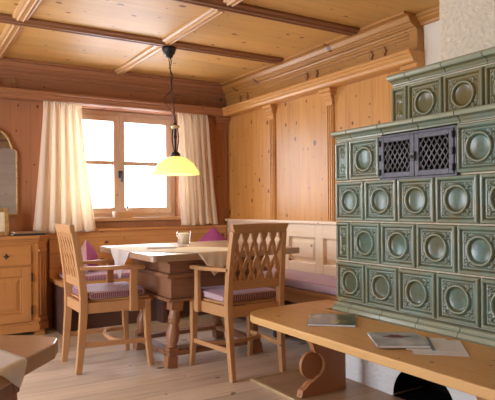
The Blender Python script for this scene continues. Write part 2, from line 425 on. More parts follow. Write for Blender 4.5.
# ceiling battens (a moulded profile laid under the boards)
def batten(name, along, pos, lo, hi, mat, w=0.12):
    m = MB()
    prof = [(-w/2, ZC), (-w/2, ZC-0.016), (-w/2+0.014, ZC-0.022), (-w/2+0.024, ZC-0.022), (-w/2+0.032, ZC-0.036), (-0.016, ZC-0.036), (-0.011, ZC-0.03),
            (0.011, ZC-0.03), (0.016, ZC-0.036), (w/2-0.032, ZC-0.036), (w/2-0.024, ZC-0.022), (w/2-0.014, ZC-0.022), (w/2, ZC-0.016), (w/2, ZC)]
    prof = [(a + pos, b) for a, b in prof]
    m.prism(prof, lo, hi, 'YZ' if along == 'X' else 'XZ')
    return struct(m.build(name, mat))
nb = 0
for y in (3.935, 3.01, 2.085, 1.16, 0.235, -0.69):
    batten('ceiling_batten', 'X', y, XL, 2.758, M['beam_x'])
for x in (0.667, 1.705, -0.371, -1.409):
    ys = [5.04, 3.935, 3.01, 2.085, 1.16, 0.235, -0.69, -2.2]
    for a, b in zip(ys[:-1], ys[1:]):
        batten('ceiling_batten', 'Y', x, b + 0.058, a - 0.058, M['beam_y'], 0.10)

# cornice: shelf, frieze, crown on both walls
SH = [(0, 1.978), (0.095, 1.978), (0.108, 1.985), (0.114, 2.003), (0.130, 2.018), (0.130, 2.028), (0.145, 2.036), (0.145, 2.055), (0, 2.055)]
FR = [(0, 2.055), (0.040, 2.055), (0.040, 2.070), (0.022, 2.074), (0.022, 2.160), (0.034, 2.164), (0.034, 2.176), (0.050, 2.184), (0.050, 2.20), (0, 2.20)]
CR = [(0, 2.20), (0.055, 2.20), (0.062, 2.212), (0.085, 2.220), (0.085, 2.226), (0.10, 2.228), (0.10, 2.235), (0.115, 2.245), (0.13, 2.268), (0.13, 2.276), (0.172, 2.282), (0.172, ZC-0.0005), (0, ZC-0.0005)]
for nm, pr in (('shelf', SH), ('frieze', FR), ('crown', CR)):
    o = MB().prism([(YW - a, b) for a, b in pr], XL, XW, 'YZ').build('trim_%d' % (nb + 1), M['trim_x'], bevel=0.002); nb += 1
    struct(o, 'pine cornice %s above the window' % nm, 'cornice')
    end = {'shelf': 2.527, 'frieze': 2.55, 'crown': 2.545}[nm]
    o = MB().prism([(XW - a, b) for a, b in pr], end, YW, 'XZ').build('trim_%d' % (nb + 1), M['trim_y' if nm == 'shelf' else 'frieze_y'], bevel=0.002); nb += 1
    struct(o, 'pine cornice %s along the panelled side wall' % nm, 'cornice')
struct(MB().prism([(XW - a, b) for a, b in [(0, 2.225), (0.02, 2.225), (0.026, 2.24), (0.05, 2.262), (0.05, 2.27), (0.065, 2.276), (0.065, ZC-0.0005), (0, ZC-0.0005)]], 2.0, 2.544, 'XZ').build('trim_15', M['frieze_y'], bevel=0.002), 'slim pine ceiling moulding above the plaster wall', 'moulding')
# end stile of the frieze and carved appliques
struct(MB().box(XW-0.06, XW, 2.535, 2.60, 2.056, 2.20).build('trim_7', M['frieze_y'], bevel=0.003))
def vase(cx, w, z0, z1):
    pts = []
    for i in range(13):
        t = i / 12; pts.append((cx - w * (0.55 + 0.45 * cos(t * 4 * PI)) / 2 - 0.004, z0 + (z1 - z0) * t))
    return pts + [(2 * cx - a, b) for a, b in reversed(pts)]
ap = MB()
for yy in (2.86, 2.99, 4.70, 4.84, 3.62, 3.75):
    ap.prism(vase(yy, 0.035, 2.088, 2.178), XW-0.036, XW-0.020, 'YZ')
struct(ap.build('trim_8', M['ornament']))
ap = MB()
for xx in (2.30, 2.40, 2.55, 2.65, 0.70, 0.82):
    ap.prism(vase(xx, 0.045, 2.088, 2.178), YW-0.036, YW-0.020, 'XZ')
struct(ap.build('trim_9', M['ornament']))

# pilasters
def pilaster(n, wall, pos, w, z0, z1, mat):
    m = MB()
    def b(a0, a1, d, za, zb):
        if wall == 'R': m.box(XW-d, XW, a0, a1, za, zb)
        else: m.box(a0, a1, YW-d, YW, za, zb)
    h = w / 2
    b(pos-h, pos+h, 0.014, z0, z1-0.10)
    k = w / 7
    for i in (-2, 0, 2):
        b(pos + i*k - k*0.55, pos + i*k + k*0.55, 0.024, z0+0.03, z1-0.13)
    b(pos-h-0.004, pos+h+0.004, 0.026, z1-0.125, z1-0.112)
    for i, (e, d) in enumerate(((0.0, 0.024), (0.004, 0.036), (0.018, 0.055), (0.030, 0.075))):
        b(pos-h-e, pos+h+e, d, z1-0.112+i*0.028, z1-0.112+(i+1)*0.028)
    return struct(m.build('trim_%d' % n, mat, bevel=0.003), None)
struct(pilaster(10, 'R', 4.30, 0.085, 0.90, 1.978, M['trim_y']), 'fluted pine pilaster on the side wall near the room corner', 'pilaster')
struct(pilaster(11, 'R', 3.475, 0.085, 0.90, 1.978, M['trim_y']), 'fluted pine pilaster on the side wall beside the stove', 'pilaster')
struct(pilaster(12, 'R', 2.60, 0.085, 0.50, 1.978, M['trim_y']), 'pine pilaster ending the panelling above the stove', 'pilaster')
struct(pilaster(13, 'B', 2.855, 0.14, 0.86, 1.978, M['trim_z']), 'fluted pine pilaster filling the corner behind the pendant', 'pilaster')
struct(pilaster(14, 'B', 0.0, 0.14, 0.0, 1.978, M['trim_z']))
# baseboard
struct(MB().box(1.04, XW, YW-0.02, YW, 0, 0.10).build('baseboard_back', M['trim_x']))

# ------------------------------------------------------------------ windows
def window(n, axis, hole, depth, handle=True, label=None):
    """depth: signed inner face position; builds in the hole around the frame plane"""
    a0, a1, z0, z1 = hole
    root = bpy.data.objects.new('window_%d' % n, None); COL.objects.link(root); root['kind'] = 'structure'
    root['label'] = label or 'window'; root['category'] = 'window'
    sgn = 1
    def bx(m, p0, p1, q0, q1, d0, d1):
        d0, d1 = depth + d0, depth + d1
        if axis == 'X': m.box(p0, p1, min(d0,d1), max(d0,d1), q0, q1)
        else: m.box(min(d0,d1), max(d0,d1), p0, p1, q0, q1)
    s = 1 if axis == 'X' and depth > 0 else -1
    f = 0.045
    m = MB()
    for args in ((a0, a0+f, z0, z1), (a1-f, a1, z0, z1), (a0+f, a1-f, z0, z0+0.035), (a0+f, a1-f, z1-f, z1)):
        bx(m, *args, 0.0, 0.07*s)
    m.build('window_frame', M['window_wood'], root, bevel=0.004)
    mid = (a0 + a1) / 2
    for k, (p0, p1) in enumerate(((a0+f, mid), (mid, a1-f))):
        w = 0.055; q0, q1 = z0+0.035, z1-f
        m = MB()
        bx(m, p0+0.002, p0+w, q0, q1, -0.012*s, 0.04*s); bx(m, p1-w, p1-0.002, q0, q1, -0.012*s, 0.04*s)
        bx(m, p0+w, p1-w, q0, q0+0.06, -0.012*s, 0.04*s); bx(m, p0+w, p1-w, q1-w, q1, -0.012*s, 0.04*s)
        sash = m.build('sash', M['window_wood'], root, bevel=0.004)
        m = MB(); zc = q0+0.06 + (q1-w-q0-0.06)*0.52
        bx(m, p0+w, p1-w, zc-0.020, zc+0.020, -0.004*s, 0.03*s)
        m.build('glazing_bar', M['window_wood'], sash, bevel=0.003)
        m = MB(); bx(m, p0+w-0.004, p1-w+0.004, q0+0.055, q1-w+0.004, 0.013*s, 0.017*s)
        m.build('glass_pane', M['pane'], sash)
    if handle:
        m = MB(); zc = 1.37
        bx(m, mid-0.012, mid+0.03, zc-0.035, zc+0.035, -0.022*s, -0.012*s)
        bx(m, mid+0.0, mid+0.018, zc-0.01, zc+0.01, -0.055*s, -0.02*s)
        bx(m, mid+0.0, mid+0.018, zc-0.075, zc+0.01, -0.06*s, -0.045*s)
        m.build('window_handle', M['blue_metal'], root, bevel=0.003)
        m = MB(); m.tube([(a1-f-0.002, depth-0.02, 1.0), (a1-f-0.002, depth-0.02, 1.085)], 0.008)
        m.build('hinge', M['brass'], root)
    return root
w1 = window(1, 'X', W1, 5.27, True, 'two-leaf timber window filled with white daylight')
MB().box(W1[0]-0.04, W1[1]+0.04, YW-0.05, 5.27, 0.925, 0.957).build('window_sill', M['sill'], w1, bevel=0.004)
window(2, 'X', W2, 5.27, False, 'window further along the back wall')
window(3, 'Y', LW[0], XL-0.1, False)


# ------------------------------------------------------------------ curtains
def curtain(label, x0t, x1t, x0b, x1b, zt, zb, y, folds, seed, hem):
    rnd = random.Random(seed); ph = rnd.random() * 6
    def fn(u, v):
        z = zt + (zb - zt) * v
        wv = v ** 1.3
        x = (x0t + (x1t - x0t) * u) * (1 - wv) + (x0b + (x1b - x0b) * u) * wv
        uu = u + 0.025 * sin(5 * u + 2.0 * v + ph)
        amp = 0.009 + 0.015 * min(1, v * 1.6)
        dy = amp * sin(2*PI*folds*uu + ph) + 0.35 * amp * sin(2*PI*folds*2.1*uu + 1.7*v + ph*2)
        x += 0.007 * sin(2*PI*folds*uu*1.0 + ph + 1.2) * (0.4 + v)
        hd = max(0.0, 1 - v / 0.07)
        dy = dy * (1 - 0.75*hd) + 0.011 * hd * sin(2*PI*folds*3.1*u + ph)
        if v == 0: z += 0.004 * sin(2*PI*folds*3.1*u) - 0.004
        return (x, y + dy, z + hem(u) * v ** 6)
    o = MB().grid(fn, 110, 60).build('curtain', M['curtain'], solid=0.003)
    return tag(o, label, 'curtain', 'linen window curtains')
curtain('cream linen curtain nearest the gilt mirror, flaring at its hem', 1.048, 1.368, 0.945, 1.50, 1.977, 0.85, 5.032, 5.0, 3, lambda u: 0.03 * (1-u) * 0 - 0.02 * sin(PI*u) + 0.006*sin(20*u))
curtain('narrow cream linen curtain beside the corner pilaster', 2.31, 2.640, 2.335, 2.735, 1.977, 0.868, 5.038, 4.5, 8, lambda u: 0.015 * u - 0.006 + 0.008 * sin(18*u))

# ------------------------------------------------------------------ pendant lamp
lx, ly = 1.79, 3.955
pl = thing('pendant_lamp', 'yellow glass pendant lamp hanging on a black chain above the dining table', 'lamp', (lx, ly, 0))
CO = -0.045   # the ceiling rose sits a little aside, the chain hangs from its hook
MB().lathe([(0.0, ZC-0.034), (0.052, ZC-0.034), (0.054, ZC-0.05), (0.040, ZC-0.085), (0.030, ZC-0.088), (0.026, ZC-0.11), (0.0, ZC-0.112)], (CO, 0, 0)).build('ceiling_canopy', M['black_metal'], pl)
ch = MB(); z = ZC - 0.108; i = 0
while z > 1.70:
    a = (i % 2) * PI / 2
    xo = CO * (z - 1.70) / 0.5
    ring = [(xo + 0.006*cos(t)*cos(a), 0.006*cos(t)*sin(a), z - 0.016 + 0.019*sin(t)) for t in [2*PI*k/10 for k in range(10)]]
    ch.tube(ring, 0.0022, 5, up=(-sin(a), cos(a), 0), closed=True); z -= 0.030; i += 1
ch.build('chain', M['black_metal'], pl)
cab = []
for k in range(61):
    t = k / 60; zz = ZC - 0.10 - t * 0.55
    b = math.exp(-((t - 0.62) / 0.13) ** 2)
    cab.append((CO*(1-t) + 0.008 - 0.085 * b * cos(R(32)) + 0.006*sin(t*30), 0.085*b*sin(R(32))*0.4 + 0.006*cos(t*30), zz))
MB().tube(cab, 0.0032, 6).build('cable', M['black_metal'], pl)
fx = MB()
fx.lathe([(0.0, 1.70), (0.012, 1.695), (0.016, 1.675), (0.010, 1.66), (0.010, 1.60), (0.014, 1.59), (0.008, 1.57), (0.008, 1.48), (0.016, 1.475), (0.032, 1.462), (0.040, 1.435), (0.0, 1.43)], seg=16)
for k in range(4):
    a = k * PI / 2 + 0.3
    pts = [(0.010*cos(a), 0.010*sin(a), 1.685)]
    for q in range(1, 13):
        t = q / 12; r = 0.012 + 0.022 * sin(PI * t) + (0.01 if q < 2 else 0)
        pts.append((r*cos(a), r*sin(a), 1.69 - 0.215 * t))
    fx.tube(pts, 0.0032, 6)
fx.build('scrolled_stem', M['black_metal'], pl)
MB().lathe([(0.030, 1.675), (0.036, 1.668), (0.030, 1.655), (0.012, 1.650)], seg=16).build('brass_collar', M['brass'], pl)
prof = [(0.020, 1.440), (0.050, 1.434), (0.090, 1.418), (0.125, 1.392), (0.150, 1.362), (0.172, 1.330), (0.184, 1.300), (0.182, 1.298), (0.168, 1.328), (0.147, 1.359), (0.122, 1.388), (0.088, 1.413), (0.050, 1.429), (0.020, 1.435)]
MB().lathe(prof, seg=48).build('lamp_shade', M['lamp_glass'], pl)
MB().lathe([(0.0, 1.315), (0.018, 1.32), (0.028, 1.34), (0.026, 1.36), (0.013, 1.385), (0.013, 1.43)], seg=16).build('bulb', plain('bulb_glow', (1, 0.9, 0.7), 0.3, emit=((1.0, 0.78, 0.42), 12.0)), pl)

# ------------------------------------------------------------------ corner bench
cb = thing('corner_bench', 'pale pine corner bench with panelled backs built along both walls', 'bench', (0, 0, 0))
SZ = 0.44
MB().box(2.48, XW-0.06, 2.70, YW-0.04, SZ-0.035, SZ).build('seat', M['seat_y'], cb, bevel=0.006)
MB().box(1.10, 2.478, 4.68, YW-0.04, SZ-0.035, SZ).build('seat', M['bench_x'], cb, bevel=0.006)
MB().box(2.50, 2.525, 2.70, 4.70, SZ-0.115, SZ-0.036).build('seat_rail', M['seat_y'], cb, bevel=0.004)
MB().box(1.12, 2.50, 4.70, 4.725, SZ-0.115, SZ-0.036).build('seat_rail', M['bench_x'], cb, bevel=0.004)
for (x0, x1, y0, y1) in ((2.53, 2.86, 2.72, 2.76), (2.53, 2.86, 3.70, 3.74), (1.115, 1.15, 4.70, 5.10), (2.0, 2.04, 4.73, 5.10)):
    MB().box(x0, x1, y0, y1, 0, SZ-0.036).build('support_panel', M['dark_wood_shade'], cb, bevel=0.004)
MB().box(2.68, 2.70, 2.72, 5.0, 0.0, SZ-0.036).build('shade_panel', M['dark_wood_shade'], cb)  # added panels, stand in for the shade below the open seats
MB().box(1.17, 2.68, 4.88, 4.90, 0.0, SZ-0.036).build('shade_panel', M['dark_wood_shade'], cb)
# right back: frame and raised panels
m = MB()
xb0, xb1 = XW-0.045, XW-0.001
pan = [(4.105, 4.47), (3.637, 4.005), (3.17, 3.537), (2.72, 3.07)]
edges = [2.64] + [v for p in reversed(pan) for v in p] + [YW-0.05]
for k in range(0, len(edges), 2):
    m.box(xb0, xb1, edges[k], edges[k+1], SZ, 0.90)
for a, b in pan:
    m.box(xb0, xb1, a, b, SZ, 0.575); m.box(xb0, xb1, a, b, 0.785, 0.90)
back = m.build('backrest', M['bench_y'], cb, bevel=0.004)
for a, b in pan:
    q = MB()
    def ring(x, i): return [(x, a+i, 0.575+i), (x, b-i, 0.575+i), (x, b-i, 0.785-i), (x, a+i, 0.785-i)]
    r0, r1, r2 = ring(XW-0.012, 0.0), ring(XW-0.012, 0.012), ring(XW-0.036, 0.045)
    vs = r0 + r1 + r2
    fs = [(i, (i+1) % 4, 4 + (i+1) % 4, 4+i) for i in range(4)] + [(4+i, 4+(i+1) % 4, 8+(i+1) % 4, 8+i) for i in range(4)] + [(8, 9, 10, 11)]
    q.add(vs, fs).build('back_panel', M['bench_y'], back)
MB().box(XW-0.075, XW-0.001, 2.64, YW-0.05, 0.90, 0.925).build('top_rail', M['bench_y'], cb, bevel=0.006)
m = MB().box(1.10, XW-0.05, YW-0.045, YW-0.001, SZ, 0.838)
m.build('backrest', M['bench_x'], cb)
MB().box(1.09, XW-0.05, YW-0.085, YW-0.001, 0.838, 0.860).build('top_rail', M['bench_x'], cb, bevel=0.005)

def pad(name, x0, x1, y0, y1, z0, z1, mat, label, cat, group=None, puff=0.012, nu=40, nv=16):
    m = MB(); w, d, h = x1-x0, y1-y0, z1-z0
    cx, cy, cz = (x0+x1)/2, (y0+y1)/2, z0
    def sgn_pow(c, p): return math.copysign(abs(c) ** p, c)
    def side(v): return v
    bm = bmesh.new()
    # rounded slab from a superellipse stack
    seg = 96; rings = []
    n = 9
    for k in range(n + 1):
        t = k / n; ang = -PI/2 + PI * t
        inset = (1 - abs(cos(ang)) ** 0.5) * min(0.028, h * 0.6)
        zz = h/2 + (h/2) * sgn_pow(sin(ang), 0.8)
        rings.append((inset, zz))
    vs = []; fs = []
    def outline(inset):
        out = []
        for j in range(seg):
            a = 2*PI*j/seg
            p = 0.16
            out.append((sgn_pow(cos(a), p)*(w/2-inset), sgn_pow(sin(a), p)*(d/2-inset)))
        return out
    for ins, zz in rings:
        vs += [(a, b, zz) for a, b in outline(ins)]
    for k in range(n):
        for j in range(seg):
            fs.append((k*seg+j, k*seg+(j+1) % seg, (k+1)*seg+(j+1) % seg, (k+1)*seg+j))
    # crowned top from shrinking rings
    base = len(rings) - 1; last = base*seg
    for q in (0.8, 0.55, 0.3, 0.08):
        o = len(vs)
        vs += [(vs[base*seg+j][0]*q, vs[base*seg+j][1]*q, h + puff*(1-q)) for j in range(seg)]
        fs += [(last+j, last+(j+1) % seg, o+(j+1) % seg, o+j) for j in range(seg)]
        last = o
    fs.append(tuple(last+j for j in range(seg))); fs.append(tuple(reversed(range(seg))))
    m.add(vs, fs, True)
    o = m.build(name, mat); o.location = (cx, cy, cz)
    return tag(o, label, cat, group)
pad('bench_cushion', 2.475, 2.865, 2.72, 4.63, SZ+0.001, SZ+0.062, M['gingham_bench'], 'long checked seat pad on the bench along the panelled side wall', 'cushion', 'checked bench pads')
pad('bench_cushion', 1.16, 2.45, 4.665, 5.09, SZ+0.001, SZ+0.055, M['gingham_bench'], 'checked seat pad on the bench below the window', 'cushion', 'checked bench pads')

def throw_pillow(loc, rot, size, label, base=0.09, group='purple throw pillows'):
    """stands on one corner, the lower corner pressed flat on the seat"""
    root = thing('throw_pillow', label, 'pillow', loc, 0, group); root.rotation_euler = rot
    q = math.sqrt(0.5)
    def half(sg):
        def fn(u, v):
            x, y = u*2-1, v*2-1
            e = max(0, 1-abs(x)**2.2) ** 0.7 * max(0, 1-abs(y)**2.2) ** 0.7
            a, b = x*size/2, y*size/2
            X, Z = (a - b)*q, (a + b)*q
            th = sg*0.085*e
            if Z < -base: Z = -base + (Z + base)*0.06; th *= 1.15
            return (X, th, Z)
        return fn
    MB().grid(half(-1), 28, 28).build('cover_front', M['purple'], root)
    MB().grid(half(1), 28, 28).build('cover_back', M['stripe'], root)['label'] = 'pink striped back cover'
    return root

# ------------------------------------------------------------------ dining table
TX0, TX1, TY0, TY1, TZ = 1.27, 2.38, 3.155, 4.225, 0.76
dt = thing('dining_table', 'dark rustic wooden dining table with splayed turned legs and floor stretchers', 'table', ((TX0+TX1)/2, (TY0+TY1)/2, 0))
hx, hy = (TX1-TX0)/2, (TY1-TY0)/2
def rrect(a, b, r, n=4):
    out = []
    for cx, cy, s0 in ((a-r, b-r, 0), (-a+r, b-r, PI/2), (-a+r, -b+r, PI), (a-r, -b+r, 1.5*PI)):
        for k in range(n+1):
            t = s0 + PI/2*k/n; out.append((cx + r*cos(t), cy + r*sin(t)))
    return out
MB().prism(rrect(hx, hy, 0.03), TZ-0.042, TZ, 'XY').build('tabletop', M['table_top'], dt, bevel=0.007)
bxx, bxy = 0.36, 0.345
ap = MB().box(-bxx, bxx, -bxy, bxy, 0.60, TZ-0.042).build('apron', M['table_base'], dt, bevel=0.004)
MB().box(-bxx-0.025, bxx+0.025, -bxy-0.025, bxy+0.025, TZ-0.075, TZ-0.0425).build('apron_moulding', M['table_base'], dt, bevel=0.008)
MB().box(-bxx-0.03, bxx+0.03, -bxy-0.03, bxy+0.03, 0.592, 0.622).build('apron_moulding', M['table_base'], dt, bevel=0.01)
MB().box(-bxx+0.01, bxx-0.01, -bxy+0.01, bxy-0.01, 0.455, 0.592).build('drawer_box', M['table_base'], dt, bevel=0.006)
MB().box(-bxx-0.012, bxx+0.012, -bxy-0.012, bxy+0.012, 0.435, 0.456).build('apron_moulding', M['table_base'], dt, bevel=0.006)
fxx, fyy = 0.335, 0.285
for sx in (-1, 1):
    for sy in (-1, 1):
        top = Vector((sx*(fxx-0.055), sy*(fyy-0.03), 0.437)); foot = Vector((sx*fxx, sy*fyy, 0.0))
        ax = top - foot; Ln = ax.length
        m = MB()
        def at(t): return foot + ax * t
        m.rod([at(0.0), at(0.17)], 0.072, 0.072, up=(0,1,0)); m.rod([at(0.84), at(1.0)], 0.085, 0.085, up=(0,1,0))
        pr = [(0.030, 0.28), (0.040, 0.31), (0.030, 0.335), (0.036, 0.37), (0.044, 0.46), (0.042, 0.54), (0.030, 0.62), (0.034, 0.645), (0.042, 0.665), (0.034, 0.685), (0.038, 0.70), (0.042, 0.74), (0.034, 0.78), (0.038, 0.86)]
        m.lathe([(r, t*Ln) for r, t in pr], foot, ax, 16)
        m.rod([at(0.24), at(0.285)], 0.07, 0.07, up=(0,1,0))
        m.build('leg', M['table_leg'], dt, bevel=0.004)
for sy in (-1, 1):
    MB().box(-fxx-0.02, fxx+0.02, sy*(fyy-0.006)-0.035, sy*(fyy-0.006)+0.035, 0.075, 0.107).build('stretcher', M['table_base'], dt, bevel=0.006)
for sx in (-1, 1):
    MB().box(sx*(fxx-0.008)-0.038, sx*(fxx-0.008)+0.038, -fyy+0.03, fyy-0.03, 0.074, 0.106).build('stretcher', M['table_base'], dt, bevel=0.006)

# cloths draped over the table edges
def drape(name, tip, d1, d2, s1, s2, edge, zz, mat, label, n=36):
    """tip of a square laid flat, unfolded; edge: ('x',x0) or ('y',y0) where it folds down"""
    tip = Vector(tip); d1 = Vector(d1).normalized(); d2 = Vector(d2).normalized()
    def fn(u, v):
        p = tip + d1*s1*u + d2*s2*v
        x, y = p
        ax, e = edge
        q = (x if ax == 'x' else y); over = e - q; r = 0.008
        if over > 0:
            if over < r*PI/2:
                a = over / r; q2 = e - r*sin(a); z = zz - r*(1-cos(a))
            else:
                dd = over - r*PI/2
                q2 = e - r - 0.004*sin(30*(u-v))*min(1, dd*12); z = zz - r - dd
        else: q2, z = q, zz
        return (q2, y, z) if ax == 'x' else (x, q2, z)
    o = MB().grid(fn, n, n).build(name, mat, solid=0.0016)
    return tag(o, label, 'tablecloth', 'square table cloths')
drape('table_cloth', (1.068, 3.73), (1, 1), (1, -1), 0.47, 0.47, ('x', TX0+0.002), TZ+0.0015, M['cloth'], 'white square cloth with its corner hanging over the table end by the empty armchair seat')
drape('table_cloth', (1.686, 3.000), (-0.605, 0.796), (0.796, 0.605), 0.50, 0.46, ('y', TY0+0.002), TZ+0.0035, M['cream_cloth'], 'cream cloth with its corner hanging over the long table edge behind the lattice chair')

# candle glass
cg = thing('candle_glass', 'clear glass tumbler holding a white candle on the table', 'candle', (1.79, 3.82, TZ+0.001))
MB().lathe([(0.0, 0.0), (0.046, 0.0), (0.050, 0.006), (0.054, 0.108), (0.052, 0.108), (0.047, 0.014), (0.0, 0.012)], seg=32).build('tumbler', M['clear_glass'], cg)
MB().lathe([(0.0, 0.013), (0.041, 0.013), (0.041, 0.090), (0.035, 0.096), (0.0, 0.091)], seg=24).build('candle', M['wax'], cg)
MB().tube([(0,0,0.090), (0.001,0,0.103)], 0.0016, 5).build('wick', M['book_black'], cg)

# folded paper menu
m = MB()
for k in range(3):
    m.obox((0, 0, 0.0025 + k*0.004), (0.21 - k*0.006, 0.12 - k*0.003, 0.003), (0, 0, 0.02*k))
o = m.build('folded_menu', M['paper']); o.location = (1.55, 3.68, TZ+0.0025); o.rotation_euler = (0, 0, R(-18))
tag(o, 'folded pale paper sheets lying on the table beside the candle glass', 'paper')

# ------------------------------------------------------------------ armchairs (face +Y locally)
def make_armchair():
    root = thing('armchair', 'x', 'chair')
    def mir(pts, s): return [(s*p[0], p[1], p[2]) for p in pts]
    for s in (-1, 1):
        rp = [(.182,-.240,0), (.183,-.228,.10), (.186,-.218,.22), (.188,-.207,.36), (.190,-.206,.48), (.189,-.218,.62), (.183,-.243,.80), (.180,-.262,.90)]
        m = MB(); sc_ = [0.80, .88, .95, 1, 1, .95, .88, .82]
        m.sweep(mir(rp, s), [(-.019,-.024),(.019,-.024),(.019,.024),(-.019,.024)], (0,1,0), scales=sc_)
        m.build('rear_leg', M['chair'], root, bevel=0.004)
    for s in (-1, 1):
        fp = [(.229,.228,0), (.224,.218,.09), (.220,.210,.20), (.219,.208,.32), (.219,.207,.445)]
        m = MB(); m.sweep(mir(fp, s), [(-.021,-.021),(.021,-.021),(.021,.021),(-.021,.021)], (0,1,0), scales=[.72,.8,.9,1,1])
        m.build('front_leg', M['chair'], root, bevel=0.004)
    m = MB()
    m.rod([(-.20,.207,.412), (.20,.207,.412)], .028, .068); m.rod([(-.175,-.206,.412), (.175,-.206,.412)], .026, .068)
    for s in (-1, 1): m.rod(mir([(.190,-.19,.412), (.217,.19,.412)], s), .028, .068)
    m.build('seat_frame', M['chair_x'], root, bevel=0.003)
    MB().prism([(-.180,-.19),(.180,-.19),(.222,.225),(-.222,.225)], .447, .462, 'XY').build('seat', M['chair_x'], root, bevel=0.005)
    for s in (-1, 1):
        ar = [(.199,-.225,.668), (.212,-.15,.666), (.228,-.05,.664), (.236,.06,.662), (.236,.15,.660), (.236,.185,.659)]
        m = MB().sweep(mir(ar, s), [(-.021,-.012),(.021,-.012),(.024,0),(.021,.012),(-.021,.012),(-.024,0)], (0,0,1), scales=[.8,.9,1,1.12,1.15,1.0])
        m.build('armrest', M['chair_y'], root, bevel=0.003)
        pp = [(.238,.108,.375), (.239,.110,.44), (.240,.106,.53), (.239,.108,.60), (.236,.114,.649)]
        MB().sweep(mir(pp, s), [(-.012,-.024),(.012,-.024),(.012,.024),(-.012,.024)], (0,1,0), scales=[1.15,1.1,1,.95,1.05]).build('arm_post', M['chair'], root, bevel=0.003)
    for s in (-1, 1):
        MB().rod(mir([(.186,-.222,.178), (.2205,.216,.170)], s), .018, .030).build('side_stretcher', M['chair_y'], root, bevel=0.003)
    # bowed cross stretcher
    pts = [(.200*cos(t), .085 - .075*sin(t)*1.0, .174) for t in [PI*k/14 for k in range(15)]]
    MB().rod(pts, .022, .024).build('cross_stretcher', M['chair_x'], root, bevel=0.003)
    # top rail, lower rail, lattice between the posts; back plane leans
    def yb(z): return -.207 - .062 * max(0, (z - .48) / .42) ** 1.4
    prof = []
    for k in range(21):
        t = k / 20; x = -.205 + .41*t
        prof.append((x, .940 + .006*sin(PI*t) + .004*(abs(t-.5)*2)**6))
    low = [(x, .886 + .004*sin(PI*(x+.205)/.41)) for x in [.184 - .368*k/20 for k in range(21)]]
    poly = prof + low
    m = MB(); n = len(poly)
    m.add([(a, yb(b)-.015, b) for a, b in poly] + [(a, yb(b)+.015, b) for a, b in poly],
          [tuple(range(n)), tuple(range(2*n-1, n-1, -1))] + [(i, (i+1) % n, n+(i+1) % n, n+i) for i in range(n)])
    m.build('top_rail', M['chair_x'], root, bevel=0.003)
    MB().rod([(-.182, yb(.572), .572), (.182, yb(.572), .572)], .022, .055).build('lower_rail', M['chair_x'], root, bevel=0.003)
    zb, H, s_ = .598, .195, .066
    m = MB(); lim = .176
    for sg in (-1, 1):
        for i in range(-6, 7):
            pts = []
            for k in range(41):
                z = zb + .292*k/40
                zm = zb + .146; x = i*s_ + sg * s_ * (z-zm)/H + sg * .0028 * sin(4*PI*(z-zm)/H)
                if abs(x) <= lim: pts.append((x, yb(z) + sg*.0015, z))
                elif pts: break
            if len(pts) > 2:
                m.rod(pts, .0185, .015, up=(0,1,0))
    # arched heads below the top rail
    for i in range(-2, 3):
        cx = i * s_
        for sg in (-1, 1):
            m.add(*spandrel(cx, sg, s_, zb+.292, yb))
    m.build('back_lattice', M['chair'], root)
    return root
def spandrel(cx, sg, s_, zt, yb):
    pts = [(cx + sg*s_*.5, zt)]
    for k in range(7):
        a = PI/2*k/6
        pts.append((cx + sg*s_*.36*sin(a), zt - .004 - .030*(1-cos(a))))
    pts.append((cx + sg*s_*.5, zt-.034))
    n = len(pts)
    vs = [(a, yb(b)-.006, b) for a, b in pts] + [(a, yb(b)+.006, b) for a, b in pts]
    fs = [tuple(range(n)), tuple(range(2*n-1, n-1, -1))] + [(i, (i+1) % n, n+(i+1) % n, n+i) for i in range(n)]
    return vs, fs
c1 = make_armchair()
c1['label'] = 'pine armchair seen side-on at the table end nearest the cabinet'; c1['group'] = 'lattice-backed armchairs'
c1.location = (1.180, 3.765, 0); c1.rotation_euler = (0, 0, R(-90))
c2 = dup(c1); c2['label'] = 'pine armchair seen from behind with lattice back toward the stove bench'
c2.location = (1.860, 3.152, 0); c2.rotation_euler = (0, 0, 0)
def chair_pad(loc, rz, label):
    o = pad('seat_cushion', -.205, .205, -.185, .215, 0, .052, M['gingham'], label, 'cushion', 'checked chair cushions', puff=0.010)
    o.location = loc; o.rotation_euler = (0, 0, rz); return o
chair_pad((1.180+0.012, 3.765, .4625), R(-90), 'red checked cushion on the side-on armchair')
chair_pad((1.860, 3.152+0.012, .4625), 0, 'red checked cushion on the armchair with its back turned')
throw_pillow((1.37, 4.87, 0.597), (R(-5), 0, R(71)), 0.26, 'purple pillow with striped back standing behind the side-on armchair')
throw_pillow((2.61, 4.90, 0.603), (R(-8), 0, R(-38)), 0.36, 'purple pillow standing in the bench corner below the pilaster', 0.10)

